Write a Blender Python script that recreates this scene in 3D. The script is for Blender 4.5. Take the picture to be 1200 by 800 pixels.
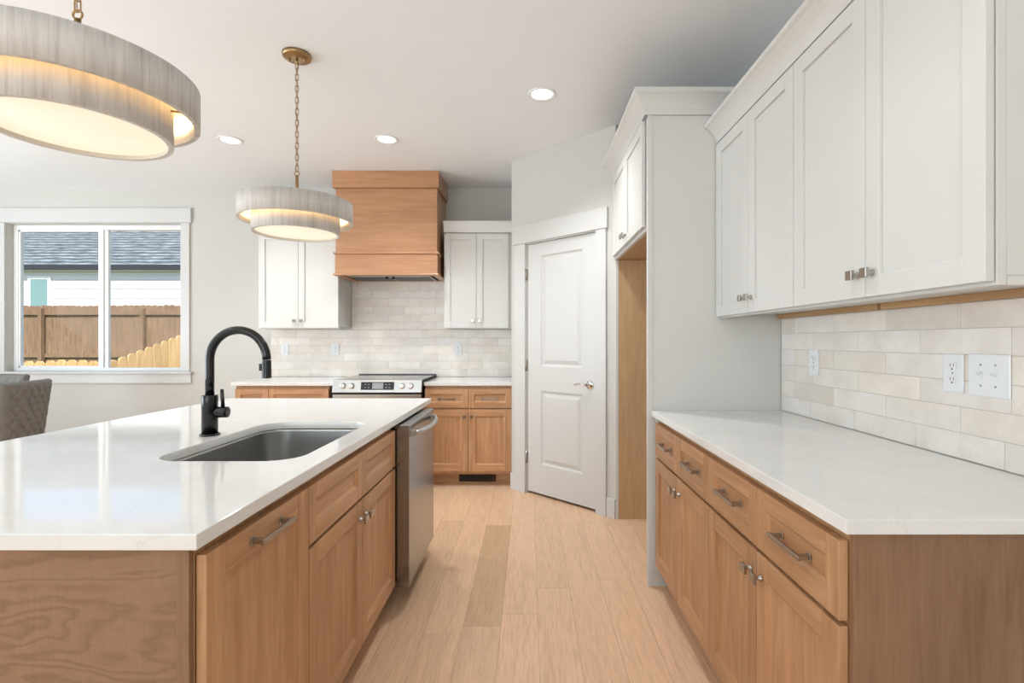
import bpy, bmesh, math, random
from mathutils import Vector, Matrix
R = random.Random(7)
PI = math.pi
for o in list(bpy.data.objects): bpy.data.objects.remove(o)
SC = bpy.context.scene
COL = SC.collection

# ------------------------------------------------------------------ camera, world, lights, exposure
F = 588.0; EYE = 1.27
cd = bpy.data.cameras.new('camera'); cam = bpy.data.objects.new('camera', cd); COL.objects.link(cam)
cd.sensor_width = 36; cd.lens = F/1200*36; cd.shift_x = -20/1200
cam.location = (0, 0, EYE); cam.rotation_euler = (PI/2, 0, 0); cd.clip_start = .02; cd.clip_end = 200
SC.camera = cam
SC.view_settings.view_transform = 'Standard'; SC.view_settings.look = 'None'
SC.view_settings.exposure = 0.38; SC.view_settings.gamma = 1; SC.view_settings.use_curve_mapping = False
W = bpy.data.worlds.new('sky'); SC.world = W; W.use_nodes = True
wn = W.node_tree; wbg = wn.nodes['Background']
sky = wn.nodes.new('ShaderNodeTexSky'); sky.sky_type = 'NISHITA'; sky.sun_disc = False
sky.sun_elevation = math.radians(64); sky.sun_rotation = math.radians(150); sky.air_density = 1.0; sky.dust_density = 2.0
wn.links.new(sky.outputs[0], wbg.inputs[0]); wbg.inputs[1].default_value = 0.22

def lamp(name, kind, loc, rot, energy, color=(1, 1, 1), parent=None, **kw):
    d = bpy.data.lights.new(name, kind); d.energy = energy; d.color = color
    for k, v in kw.items(): setattr(d, k, v)
    o = bpy.data.objects.new(name, d); COL.objects.link(o); o.location = loc; o.rotation_euler = rot
    if parent: o.parent = parent
    return o
lamp('sun', 'SUN', (0, -10, 12), (math.radians(35), 0, math.radians(20)), 5.6, (1.0, .95, .88), angle=math.radians(.6))
# added unseen fill lamps behind and left, tilted up to brighten the ceiling
lamp('rear_fill_light', 'AREA', (-2.1, -3.9, 1.45), (math.radians(164), 0, 0), 200, (.78, .90, 1.0), shape='RECTANGLE', size=4.6, size_y=2.1)
lamp('side_fill_light', 'AREA', (-6.45, 1.25, 1.2), (math.radians(140), 0, -PI/2), 190, (.79, .905, 1.0), shape='RECTANGLE', size=3.4, size_y=2.2)

# ------------------------------------------------------------------ helpers
def lin(c):
    return tuple(((v/255)/12.92 if v/255 <= .04045 else ((v/255+.055)/1.055)**2.4) for v in c) + (1,)

class NT:
    def __init__(s, name):
        s.m = bpy.data.materials.new(name); s.m.use_nodes = True
        s.t = s.m.node_tree; s.b = s.t.nodes['Principled BSDF']; s.out = s.t.nodes['Material Output']
    def n(s, typ, **kw):
        x = s.t.nodes.new(typ)
        for k, v in kw.items():
            if k.startswith('i_'):
                key = k[2:]; key = int(key) if key.isdigit() else key.replace('_', ' ')
                x.inputs[key].default_value = v
            else: setattr(x, k, v)
        return x
    def l(s, a, b): s.t.links.new(a, b)
    def coords(s, scale, kind='Object', jitter=True):
        tc = s.n('ShaderNodeTexCoord'); src = tc.outputs[kind]
        if jitter:
            oi = s.n('ShaderNodeObjectInfo'); mu = s.n('ShaderNodeMath', operation='MULTIPLY', i_1=37.0)
            s.l(oi.outputs['Random'], mu.inputs[0])
            ad = s.n('ShaderNodeVectorMath', operation='ADD'); s.l(src, ad.inputs[0]); s.l(mu.outputs[0], ad.inputs[1]); src = ad.outputs[0]
        mp = s.n('ShaderNodeMapping'); mp.inputs['Scale'].default_value = scale; s.l(src, mp.inputs[0]); return mp.outputs[0]
    def ramp(s, fac, stops):
        r = s.n('ShaderNodeValToRGB'); e = r.color_ramp.elements
        while len(e) < len(stops): e.new(.5)
        for i, (p, c) in enumerate(stops): e[i].position = p; e[i].color = c
        s.l(fac, r.inputs[0]); return r.outputs[0]
    def mix(s, fac, a, b, mode='MIX'):
        m = s.n('ShaderNodeMix', data_type='RGBA', blend_type=mode)
        for inp, v in ((m.inputs[0], fac), (m.inputs[6], a), (m.inputs[7], b)):
            if isinstance(v, (int, float, tuple)): inp.default_value = v
            else: s.l(v, inp)
        return m.outputs[2]
    def bump(s, h, strength, dist=.002):
        b = s.n('ShaderNodeBump', i_Strength=strength, i_Distance=dist); s.l(h, b.inputs['Height']); s.l(b.outputs[0], s.b.inputs['Normal'])

def plain(name, c, rough=.5, metal=0, spec=.5, vary=.03, vscale=6, bump=0, bscale=200, coat=0):
    t = NT(name); t.b.inputs['Roughness'].default_value = rough; t.b.inputs['Metallic'].default_value = metal
    t.b.inputs['Specular IOR Level'].default_value = spec; t.b.inputs['Coat Weight'].default_value = coat
    v = t.coords((1, 1, 1), jitter=False); nz = t.n('ShaderNodeTexNoise', i_Scale=vscale, i_Detail=3.0); t.l(v, nz.inputs['Vector'])
    C = lin(c); lo = tuple(x*(1-vary) for x in C[:3])+(1,); hi = tuple(min(1, x*(1+vary)) for x in C[:3])+(1,)
    t.l(t.ramp(nz.outputs[0], [(.3, lo), (.7, hi)]), t.b.inputs['Base Color'])
    if bump:
        n2 = t.n('ShaderNodeTexNoise', i_Scale=bscale, i_Detail=2.0); t.l(v, n2.inputs['Vector']); t.bump(n2.outputs[0], bump)
    return t.m

def wood(name, axis, c1, c2, c3, rough=.38, fig=0.0, seed=0.0, fine=1.0):
    t = NT(name); s = {'x': (1.3, 16, 16), 'y': (16, 1.3, 16), 'z': (16, 16, 1.3)}[axis]
    v = t.coords(s)
    big = t.coords({'x': (.8, 3, 3), 'y': (3, .8, 3), 'z': (3, 3, .8)}[axis])
    n0 = t.n('ShaderNodeTexNoise', i_Scale=1.4, i_Detail=2.0); t.l(big, n0.inputs['Vector'])
    n1 = t.n('ShaderNodeTexNoise', i_Scale=2.2, i_Detail=6.0, i_Roughness=.6, i_Distortion=.5+fig); t.l(v, n1.inputs['Vector'])
    f = t.coords({'x': (6, 160, 160), 'y': (160, 6, 160), 'z': (160, 160, 6)}[axis])
    n2 = t.n('ShaderNodeTexNoise', i_Scale=1.5, i_Detail=2.0); t.l(f, n2.inputs['Vector'])
    base = t.ramp(n1.outputs[0], [(.3, lin(c2)), (.52, lin(c1)), (.72, lin(c3))])
    tone = t.ramp(n0.outputs[0], [(.3, (.90, .88, .86, 1)), (.7, (1.06, 1.06, 1.05, 1))])
    b = t.mix(1.0, base, tone, 'MULTIPLY')
    fn = t.ramp(n2.outputs[0], [(.35, (.90, .88, .86, 1)), (.6, (1, 1, 1, 1))])
    b = t.mix(.55*fine, b, fn, 'MULTIPLY')
    oi = t.n('ShaderNodeObjectInfo'); vr = t.ramp(oi.outputs['Random'], [(0, (.94, .93, .92, 1)), (1, (1.04, 1.04, 1.04, 1))])
    b = t.mix(1.0, b, vr, 'MULTIPLY')
    t.l(b, t.b.inputs['Base Color']); t.b.inputs['Roughness'].default_value = rough
    t.bump(n2.outputs[0], .08); return t.m

def figured(name, c1, c2, c3):
    """veneer with swirling growth rings"""
    t = NT(name); v = t.coords((.75, 1.0, 2.4), jitter=False)
    n0 = t.n('ShaderNodeTexNoise', i_Scale=2.6, i_Detail=2.5, i_Roughness=.5, i_Distortion=.5); t.l(v, n0.inputs['Vector'])
    mu = t.n('ShaderNodeMath', operation='MULTIPLY', i_1=15.0); t.l(n0.outputs[0], mu.inputs[0])
    n3 = t.n('ShaderNodeTexNoise', i_Scale=26.0, i_Detail=3.0); t.l(v, n3.inputs['Vector'])
    ad = t.n('ShaderNodeMath', operation='MULTIPLY_ADD', i_1=.9); t.l(n3.outputs[0], ad.inputs[0]); t.l(mu.outputs[0], ad.inputs[2])
    fr = t.n('ShaderNodeMath', operation='FRACT'); t.l(ad.outputs[0], fr.inputs[0])
    base = t.ramp(fr.outputs[0], [(0, lin(c2)), (.35, lin(c1)), (.7, lin(c3)), (1, lin(c2))])
    f = t.coords((160, 160, 8), jitter=False); n2 = t.n('ShaderNodeTexNoise', i_Scale=1.5); t.l(f, n2.inputs['Vector'])
    fn = t.ramp(n2.outputs[0], [(.35, (.9, .88, .86, 1)), (.6, (1, 1, 1, 1))])
    t.l(t.mix(.6, base, fn, 'MULTIPLY'), t.b.inputs['Base Color']); t.b.inputs['Roughness'].default_value = .42
    return t.m

def attr_mat(name, rough, grain=None, vein=False, bevel_bump=0):
    """material whose tone comes from a per-board colour attribute"""
    t = NT(name); a = t.n('ShaderNodeVertexColor', layer_name='tone'); c = a.outputs['Color']
    ad = t.n('ShaderNodeVectorMath', operation='MULTIPLY_ADD'); ad.inputs[1].default_value = (31, 17, 23)
    tc = t.n('ShaderNodeTexCoord'); t.l(a.outputs['Color'], ad.inputs[0]); t.l(tc.outputs['Object'], ad.inputs[2])
    if grain:
        mp = t.n('ShaderNodeMapping'); mp.inputs['Scale'].default_value = (14, 1.1, 14); t.l(ad.outputs[0], mp.inputs[0])
        n1 = t.n('ShaderNodeTexNoise', i_Scale=1.8, i_Detail=6.0, i_Roughness=.62, i_Distortion=.9); t.l(mp.outputs[0], n1.inputs['Vector'])
        c = t.mix(1.0, c, t.ramp(n1.outputs[0], [(.32, (.92, .90, .88, 1)), (.5, (1, 1, 1, 1)), (.7, (1.04, 1.04, 1.04, 1))]), 'MULTIPLY')
        m2 = t.n('ShaderNodeMapping'); m2.inputs['Scale'].default_value = (150, 5, 150); t.l(ad.outputs[0], m2.inputs[0])
        n2 = t.n('ShaderNodeTexNoise', i_Scale=1.6, i_Detail=3.0); t.l(m2.outputs[0], n2.inputs['Vector'])
        c = t.mix(.8, c, t.ramp(n2.outputs[0], [(.38, (.84, .80, .76, 1)), (.56, (1, 1, 1, 1))]), 'MULTIPLY')
        vo = t.n('ShaderNodeTexVoronoi', i_Scale=2.0); t.l(ad.outputs[0], vo.inputs['Vector'])
        kn = t.ramp(vo.outputs['Distance'], [(.0, (.55, .42, .34, 1)), (.035, (.85, .78, .72, 1)), (.09, (1, 1, 1, 1))])
        c = t.mix(.6, c, kn, 'MULTIPLY'); t.bump(n2.outputs[0], .06)
    if vein:
        n1 = t.n('ShaderNodeTexNoise', i_Scale=7.0, i_Detail=5.0, i_Roughness=.6); t.l(ad.outputs[0], n1.inputs['Vector'])
        c = t.mix(1.0, c, t.ramp(n1.outputs[0], [(.35, (.93, .915, .90, 1)), (.62, (1.03, 1.03, 1.03, 1))]), 'MULTIPLY')
        n2 = t.n('ShaderNodeTexNoise', i_Scale=3.5, i_Detail=3.0, i_Distortion=1.6); t.l(ad.outputs[0], n2.inputs['Vector'])
        c = t.mix(.35, c, t.ramp(n2.outputs[0], [(.494, (1, 1, 1, 1)), (.5, (.86, .82, .76, 1)), (.506, (1, 1, 1, 1))]), 'MULTIPLY')
    t.l(c, t.b.inputs['Base Color']); t.b.inputs['Roughness'].default_value = rough
    return t.m

def quartz(name):
    t = NT(name); v = t.coords((1, 1, 1), jitter=False)
    n = t.n('ShaderNodeTexNoise', i_Scale=3.0, i_Detail=6.0, i_Distortion=1.5); t.l(v, n.inputs['Vector'])
    c = t.ramp(n.outputs[0], [(.3, lin((228, 226, 222))), (.5, lin((233, 231, 227))), (.508, lin((226, 223, 218))), (.516, lin((233, 231, 227))), (.8, lin((236, 234, 231)))])
    t.l(c, t.b.inputs['Base Color']); t.b.inputs['Roughness'].default_value = .06; t.b.inputs['IOR'].default_value = 1.55
    return t.m

def brushed(name, c, axis='x', rough=.3):
    t = NT(name); s = {'x': (2, 300, 300), 'y': (300, 2, 300), 'z': (300, 300, 2)}[axis]
    v = t.coords(s); n = t.n('ShaderNodeTexNoise', i_Scale=1.0, i_Detail=2.0); t.l(v, n.inputs['Vector'])
    C = lin(c); t.l(t.ramp(n.outputs[0], [(.3, tuple(x*.9 for x in C[:3])+(1,)), (.7, C)]), t.b.inputs['Base Color'])
    t.b.inputs['Metallic'].default_value = 1; t.b.inputs['Roughness'].default_value = rough; t.bump(n.outputs[0], .06, .001); return t.m

def emit(name, c, strength):
    t = NT(name); t.b.inputs['Base Color'].default_value = (.25, .25, .25, 1)
    t.b.inputs['Emission Color'].default_value = lin(c); t.b.inputs['Emission Strength'].default_value = strength; return t.m

def glass(name):
    t = NT(name); tr = t.n('ShaderNodeBsdfTransparent'); gl = t.n('ShaderNodeBsdfGlossy', i_Roughness=.0)
    fr = t.n('ShaderNodeFresnel', i_IOR=1.08); mx = t.n('ShaderNodeMixShader')
    t.l(fr.outputs[0], mx.inputs[0]); t.l(tr.outputs[0], mx.inputs[1]); t.l(gl.outputs[0], mx.inputs[2]); t.l(mx.outputs[0], t.out.inputs[0]); return t.m

M = {}
M['wall'] = plain('wall_paint', (204, 201, 194), .7, vary=.006, bump=.05, bscale=350)
M['ceiling'] = plain('ceiling_paint', (240, 242, 243), .8, vary=.006, bump=.05, bscale=250)
M['trim'] = plain('trim_paint', (210, 208, 204), .38, vary=.006)
M['white'] = plain('cabinet_white', (217, 215, 210), .33, vary=.005)
ST = ((194, 148, 108), (176, 129, 89), (206, 162, 121))
M['wz'] = wood('stained_maple_upright', 'z', *ST); M['wx'] = wood('stained_maple_level', 'x', *ST)
M['hoodx'] = wood('hood_maple_level', 'x', (186, 138, 101), (176, 127, 90), (194, 148, 112), .3, fine=.7)
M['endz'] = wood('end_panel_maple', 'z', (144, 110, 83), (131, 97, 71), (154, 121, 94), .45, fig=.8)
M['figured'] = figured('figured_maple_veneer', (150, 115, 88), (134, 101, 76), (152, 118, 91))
M['dark'] = plain('dark_recess', (60, 40, 28), .7)
M['raw'] = wood('raw_plywood', 'z', (196, 160, 120), (186, 149, 109), (203, 169, 131), .6, fine=.5)
M['rawx'] = wood('raw_rail', 'x', (198, 158, 112), (186, 146, 100), (206, 168, 124), .6, fine=.6)
M['quartz'] = quartz('white_quartz')
M['floor'] = attr_mat('oak_floor', .36, grain=True)
M['tile'] = attr_mat('marble_tile', .28, vein=True)
M['grout'] = plain('grout', (205, 196, 184), .8)
M['nickel'] = plain('satin_nickel', (176, 171, 164), .26, metal=1, vary=.02)
M['chrome'] = plain('polished_chrome', (225, 225, 225), .08, metal=1, vary=.01)
M['steel'] = brushed('brushed_steel', (196, 195, 192), 'x', .28)
M['steely'] = brushed('brushed_steel_upright', (158, 158, 158), 'z', .20)
M['sinksteel'] = brushed('sink_steel', (178, 177, 174), 'y', .3)
M['dark_steel'] = plain('dark_metal', (70, 72, 74), .4, metal=.8)
M['black'] = plain('matte_black', (9, 9, 11), .24, vary=.05)
M['blackglass'] = plain('black_glass', (12, 12, 13), .05)
M['gasket'] = plain('black_rubber', (20, 20, 20), .7)
M['lcd'] = plain('display_grey', (150, 153, 155), .2)
M['plastic'] = plain('white_plastic', (236, 237, 238), .3, vary=.004)
M['slot'] = plain('slot_dark', (70, 68, 66), .6)
M['brass'] = plain('aged_brass', (168, 140, 100), .32, metal=1, vary=.08, vscale=20)
M['fabric'] = plain('grey_velvet', (112, 109, 104), .85, vary=.05, vscale=30, bump=.2, bscale=500)
M['metalleg'] = plain('chair_leg_black', (30, 28, 27), .5)
M['lens'] = emit('downlight_lens', (255, 252, 246), 6.0)
M['diffuser'] = emit('pendant_diffuser', (255, 236, 206), .68)
M['bulb'] = emit('bulb_glow', (255, 214, 160), 8.0)
M['glass'] = glass('window_glass')
M['vinyl'] = plain('window_vinyl', (238, 238, 236), .35, vary=.004)
M['siding'] = plain('house_siding', (222, 222, 220), .6, vary=.01)
M['houseglass'] = plain('house_glass', (120, 152, 152), .1)
M['gutter'] = plain('dark_gutter', (52, 54, 58), .5)
M['oldwood'] = wood('weathered_fence', 'z', (134, 110, 87), (108, 88, 68), (150, 126, 102), .8)
M['newwood'] = wood('new_picket', 'z', (222, 182, 128), (206, 164, 110), (232, 196, 146), .7)
M['grass'] = plain('lawn', (96, 110, 62), .9, vary=.2, vscale=3)
M['earth'] = plain('exterior_wall', (215, 213, 208), .8)
def shade_mat():
    t = NT('whitewashed_veneer'); v = t.coords((1, 1, .05), jitter=False)
    n = t.n('ShaderNodeTexNoise', i_Scale=75.0, i_Detail=5.0, i_Roughness=.65); t.l(v, n.inputs['Vector'])
    v2 = t.coords((1, 1, .12), jitter=False); n2 = t.n('ShaderNodeTexNoise', i_Scale=16.0, i_Detail=3.0, i_Distortion=.6); t.l(v2, n2.inputs['Vector'])
    c = t.ramp(n.outputs[0], [(.3, lin((184, 176, 169))), (.5, lin((206, 200, 193))), (.7, lin((217, 212, 206)))])
    c = t.mix(.8, c, t.ramp(n2.outputs[0], [(.30, (.82, .81, .80, 1)), (.42, (1, 1, 1, 1))]), 'MULTIPLY')
    t.l(c, t.b.inputs['Base Color']); t.b.inputs['Roughness'].default_value = .7; t.bump(n.outputs[0], .2); return t.m
M['shade'] = shade_mat(); M['shade_in'] = plain('shade_lining', (236, 226, 208), .6)
def shingle_mat():
    t = NT('slate_blue_shingles'); tc = t.n('ShaderNodeTexCoord'); sp = t.n('ShaderNodeSeparateXYZ'); t.l(tc.outputs['UV'], sp.inputs[0])
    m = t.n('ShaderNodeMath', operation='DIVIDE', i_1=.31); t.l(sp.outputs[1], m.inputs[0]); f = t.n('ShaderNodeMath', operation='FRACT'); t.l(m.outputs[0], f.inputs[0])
    mp = t.n('ShaderNodeMapping'); mp.inputs['Scale'].default_value = (1.3, 7, 1); t.l(tc.outputs['UV'], mp.inputs[0])
    n = t.n('ShaderNodeTexNoise', i_Scale=1.6, i_Detail=4.0, i_Roughness=.7); t.l(mp.outputs[0], n.inputs['Vector'])
    c = t.ramp(n.outputs[0], [(.34, lin((36, 44, 50))), (.5, lin((106, 116, 120))), (.66, lin((146, 155, 158)))])
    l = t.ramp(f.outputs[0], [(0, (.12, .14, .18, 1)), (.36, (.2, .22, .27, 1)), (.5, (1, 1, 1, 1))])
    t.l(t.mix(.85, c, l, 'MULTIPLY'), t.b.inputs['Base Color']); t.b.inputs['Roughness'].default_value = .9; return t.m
M['shingle'] = shingle_mat()

class MB:
    """collects shapes into one mesh"""
    def __init__(s): s.bm = bmesh.new(); s.mats = []
    def mi(s, m):
        m = M[m] if isinstance(m, str) else m
        if m not in s.mats: s.mats.append(m)
        return s.mats.index(m)
    def face(s, vs, m, smooth=False):
        f = s.bm.faces.new([v if isinstance(v, bmesh.types.BMVert) else s.bm.verts.new(v) for v in vs]); f.material_index = s.mi(m); f.smooth = smooth; return f
    def box(s, x0, x1, y0, y1, z0, z1, m):
        if x0 > x1: x0, x1 = x1, x0
        if y0 > y1: y0, y1 = y1, y0
        if z0 > z1: z0, z1 = z1, z0
        v = [s.bm.verts.new(p) for p in ((x0,y0,z0),(x1,y0,z0),(x1,y1,z0),(x0,y1,z0),(x0,y0,z1),(x1,y0,z1),(x1,y1,z1),(x0,y1,z1))]
        for q in ((0,3,2,1),(4,5,6,7),(0,1,5,4),(1,2,6,5),(2,3,7,6),(3,0,4,7)): s.face([v[i] for i in q], m)
        return s
    def prism(s, poly, axis, a, b, m, smooth=False):
        """poly: 2D points in the plane across axis; extruded a..b"""
        def P(p, t): return {'x': (t, p[0], p[1]), 'y': (p[0], t, p[1]), 'z': (p[0], p[1], t)}[axis]
        A = [s.bm.verts.new(P(p, a)) for p in poly]; B = [s.bm.verts.new(P(p, b)) for p in poly]; n = len(poly)
        s.face(A, m); s.face(B[::-1], m)
        for i in range(n): s.face([A[i], B[i], B[(i+1) % n], A[(i+1) % n]], m, smooth)
        return s
    def lathe(s, prof, m, c=(0, 0, 0), axis='z', n=40, smooth=True, capped=True):
        """prof: list of (radius, height)"""
        def P(r, h, a):
            u, v = r*math.cos(a), r*math.sin(a)
            q = {'z': (u, v, h), 'x': (h, u, v), 'y': (u, h, v)}[axis]; return (c[0]+q[0], c[1]+q[1], c[2]+q[2])
        rings = [[s.bm.verts.new(P(r, h, 2*PI*i/n)) for i in range(n)] for r, h in prof]
        for A, B in zip(rings, rings[1:]):
            for i in range(n): s.face([A[i], A[(i+1) % n], B[(i+1) % n], B[i]], m, smooth)
        if capped:
            if prof[0][0] > 1e-5: s.face(rings[0][::-1], m)
            if prof[-1][0] > 1e-5: s.face(rings[-1], m)
        return s
    def tube(s, pts, r, m, n=14, closed=False):
        pts = [Vector(p) for p in pts]; N = len(pts); rings = []
        rr = r if isinstance(r, (list, tuple)) else [r]*N
        up = None
        for i, p in enumerate(pts):
            a = pts[(i-1) % N] if (closed or i > 0) else p; b = pts[(i+1) % N] if (closed or i < N-1) else p
            t = (b-a).normalized()
            if up is None: up = t.orthogonal().normalized()
            up = (up - t*up.dot(t)).normalized(); w = t.cross(up)
            rings.append([s.bm.verts.new(p + (up*math.cos(2*PI*k/n)+w*math.sin(2*PI*k/n))*rr[i]) for k in range(n)])
        for i in range(N if closed else N-1):
            A, B = rings[i], rings[(i+1) % N]
            for k in range(n): s.face([A[k], A[(k+1) % n], B[(k+1) % n], B[k]], m, True)
        if not closed: s.face(rings[0][::-1], m); s.face(rings[-1], m)
        return s
    def sweep(s, path, prof, m):
        """moulding: path of (x,y), outward = right of travel; prof of (out, z)"""
        P = [Vector(p) for p in path]; rows = []
        for i, p in enumerate(P):
            d0 = (p-P[i-1]).normalized() if i > 0 else None; d1 = (P[i+1]-p).normalized() if i < len(P)-1 else None
            n0 = Vector((d0.y, -d0.x)) if d0 else None; n1 = Vector((d1.y, -d1.x)) if d1 else None
            if n0 is None: mit = n1
            elif n1 is None: mit = n0
            else: mit = (n0+n1)/(1+n0.dot(n1))
            rows.append([s.bm.verts.new((p.x+mit.x*o, p.y+mit.y*o, z)) for o, z in prof])
        k = len(prof)
        for A, B in zip(rows, rows[1:]):
            for i in range(k): s.face([A[i], B[i], B[(i+1) % k], A[(i+1) % k]], m)
        s.face(rows[0][::-1], m); s.face(rows[-1], m); return s
    def mesh(s, name):
        bmesh.ops.recalc_face_normals(s.bm, faces=s.bm.faces)
        me = bpy.data.meshes.new(name); s.bm.to_mesh(me); s.bm.free()
        for m in s.mats: me.materials.append(m)
        return me
    def obj(s, name, parent=None, bevel=0, label=None, seg=2):
        o = bpy.data.objects.new(name, s.mesh(name)); COL.objects.link(o)
        if parent: o.parent = parent
        if bevel:
            b = o.modifiers.new('bevel', 'BEVEL'); b.width = bevel; b.segments = seg; b.limit_method = 'ANGLE'; b.angle_limit = math.radians(40)
        if label: o['label'] = label
        return o

def thing(name, label, cat, loc=(0, 0, 0), rz=0, group=None):
    o = bpy.data.objects.new(name, None); COL.objects.link(o); o.location = loc; o.rotation_euler = (0, 0, rz); o.empty_display_size = .1
    o['label'] = label; o['category'] = cat
    if group: o['group'] = group
    return o
def tag(o, label, cat, group=None):
    o['label'] = label; o['category'] = cat
    if group: o['group'] = group
    return o
def struct(o): o['kind'] = 'structure'; return o
KIDS = {}
def copy_tree(o, parent=None):
    c = o.copy(); COL.objects.link(c)
    if parent: c.parent = parent
    for ch in [q for q in bpy.data.objects if q.parent == o]: copy_tree(ch, c)
    return c

# ------------------------------------------------------------------ room shell
CEIL = 2.82; BW = 5.07; RW = 1.315; LW = -6.6; RE = -4.2
P0 = Vector((-.151, 4.34))
def floor_planks():
    b = MB(); lay = b.bm.loops.layers.float_color.new('tone'); w = .1665; x = -.126-w*40
    base = Vector((.80, .535, .345))
    rr = random.Random(3)
    while x < RW:
        y = -4.2-rr.random()*1.2; x1 = min(x+w, RW); dark = abs(x-(-.294+.0015)) < .02
        cuts = [y]
        while cuts[-1] < BW: cuts.append(cuts[-1]+rr.uniform(1.3, 2.3))
        if dark: cuts = [-4.2, -2.9, -1.2, .5, 2.24, 3.467, 4.6, 5.3]
        for a, c in zip(cuts, cuts[1:]):
            a = max(a, RE); c = min(c, BW)
            if c <= a: continue
            t = rr.uniform(.94, 1.05); h = rr.uniform(-.02, .02)
            if dark and abs(a-2.24) < .01: t = .80; h = -.06
            colr = (base.x*t*(1-h*.2), base.y*t, base.z*t*(1+h), 1)
            g = .0004
            f = b.face([(max(x, LW)+g, a+g, 0), (x1-g, a+g, 0), (x1-g, c-g, 0), (max(x, LW)+g, c-g, 0)], 'floor') if x1 > LW else None
            if f:
                for lp in f.loops: lp[lay] = colr
        x += w
    b.box(LW, RW, RE, BW, -.06, -.0015, 'dark')
    struct(b.obj('floor'))
floor_planks()
struct(MB().box(LW-.1, RW+.12, RE-.1, BW+.12, CEIL, CEIL+.15, 'ceiling').obj('ceiling'))
# back wall with the window opening
OX0, OX1, OZ0, OZ1 = -5.28, -3.515, .965, 2.462
b = MB(); WT = .13
b.box(LW, OX0, BW, BW+WT, 0, CEIL, 'wall').box(OX1, RW+.12, BW, BW+WT, 0, CEIL, 'wall').box(OX0, OX1, BW, BW+WT, 0, OZ0, 'wall').box(OX0, OX1, BW, BW+WT, OZ1, CEIL, 'wall')
struct(b.obj('wall_back'))
struct(MB().box(RW, RW+.12, RE, BW, 0, CEIL, 'wall').obj('wall_right'))
b = MB()   # side wall; its wide opening is added to let light in
b.box(LW-.12, LW, RE, -.3, 0, CEIL, 'wall').box(LW-.12, LW, 3.3, BW, 0, CEIL, 'wall').box(LW-.12, LW, -.3, 3.3, 2.45, CEIL, 'wall')
struct(b.obj('wall_left'))
b = MB()   # wall behind the viewer; opening added and sized for the light it admits
b.box(LW, -4.2, RE-.12, RE, 0, CEIL, 'wall').box(-.6, RW, RE-.12, RE, 0, CEIL, 'wall').box(-4.2, -.6, RE-.12, RE, 2.15, CEIL, 'wall').box(-4.2, -.6, RE-.12, RE, 0, 1.0, 'wall')
struct(b.obj('wall_rear'))

# diagonal pantry wall, local frame: x along the wall, -y towards the room
DL = math.hypot(.772, .746); DR = -math.atan2(.746, .772)
wd = bpy.data.objects.new('wall_pantry', None)
bpy.data.objects.remove(wd)
b = MB(); A0, A1, AZ = .180, .902, 2.088
b.box(0, A0, 0, .1, 0, CEIL, 'wall').box(A1, DL, 0, .1, 0, CEIL, 'wall').box(A0, A1, 0, .1, AZ, CEIL, 'wall')
o = struct(b.obj('wall_pantry')); o.location = (P0.x, P0.y, 0); o.rotation_euler = (0, 0, DR)
struct(MB().box(P0.x, P0.x+.09, P0.y+.012, BW, 0, CEIL, 'wall').obj('wall_pantry_return'))
# door casing with plinths
def door_trim():
    b = MB(); t = .018
    b.box(.050, A0-.004, -t, 0, .0, AZ+.004, 'trim').box(A1+.004, .998, -t, 0, 0, AZ+.004, 'trim')
    b.box(.036, 1.012, -t-.006, 0, AZ+.005, 2.245, 'trim')
    o = struct(b.obj('trim_1', bevel=.002)); o.location = (P0.x, P0.y, 0); o.rotation_euler = (0, 0, DR)
    b = MB(); b.box(A0, A0+.004, .0, .1, 0, AZ, 'trim').box(A1-.004, A1, .0, .1, 0, AZ, 'trim').box(A0+.004, A1-.004, 0, .1, AZ-.004, AZ, 'trim')
    b.box(A0+.004, A0+.016, .048, .07, 0, AZ-.004, 'trim').box(A1-.016, A1-.004, .048, .07, 0, AZ-.004, 'trim').box(A0+.016, A1-.016, .048, .07, AZ-.018, AZ-.004, 'trim')
    o2 = struct(b.obj('trim_2')); o2.location = o.location; o2.rotation_euler = o.rotation_euler
    b = MB(); b.box(-.004, .048, -.014, -.0005, 0, .14, 'trim').box(1.0, DL, -.014, -.0005, 0, .14, 'trim')
    o3 = struct(b.obj('baseboard_pantry', bevel=.003)); o3.location = o.location; o3.rotation_euler = o.rotation_euler
door_trim()
def rect_loop(x0, x1, z0, z1, y): return [(x0, y, z0), (x1, y, z0), (x1, y, z1), (x0, y, z1)]
def ring(b, L0, L1, m):
    for i in range(4): b.face([L0[i], L0[(i+1) % 4], L1[(i+1) % 4], L1[i]], m)
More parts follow.
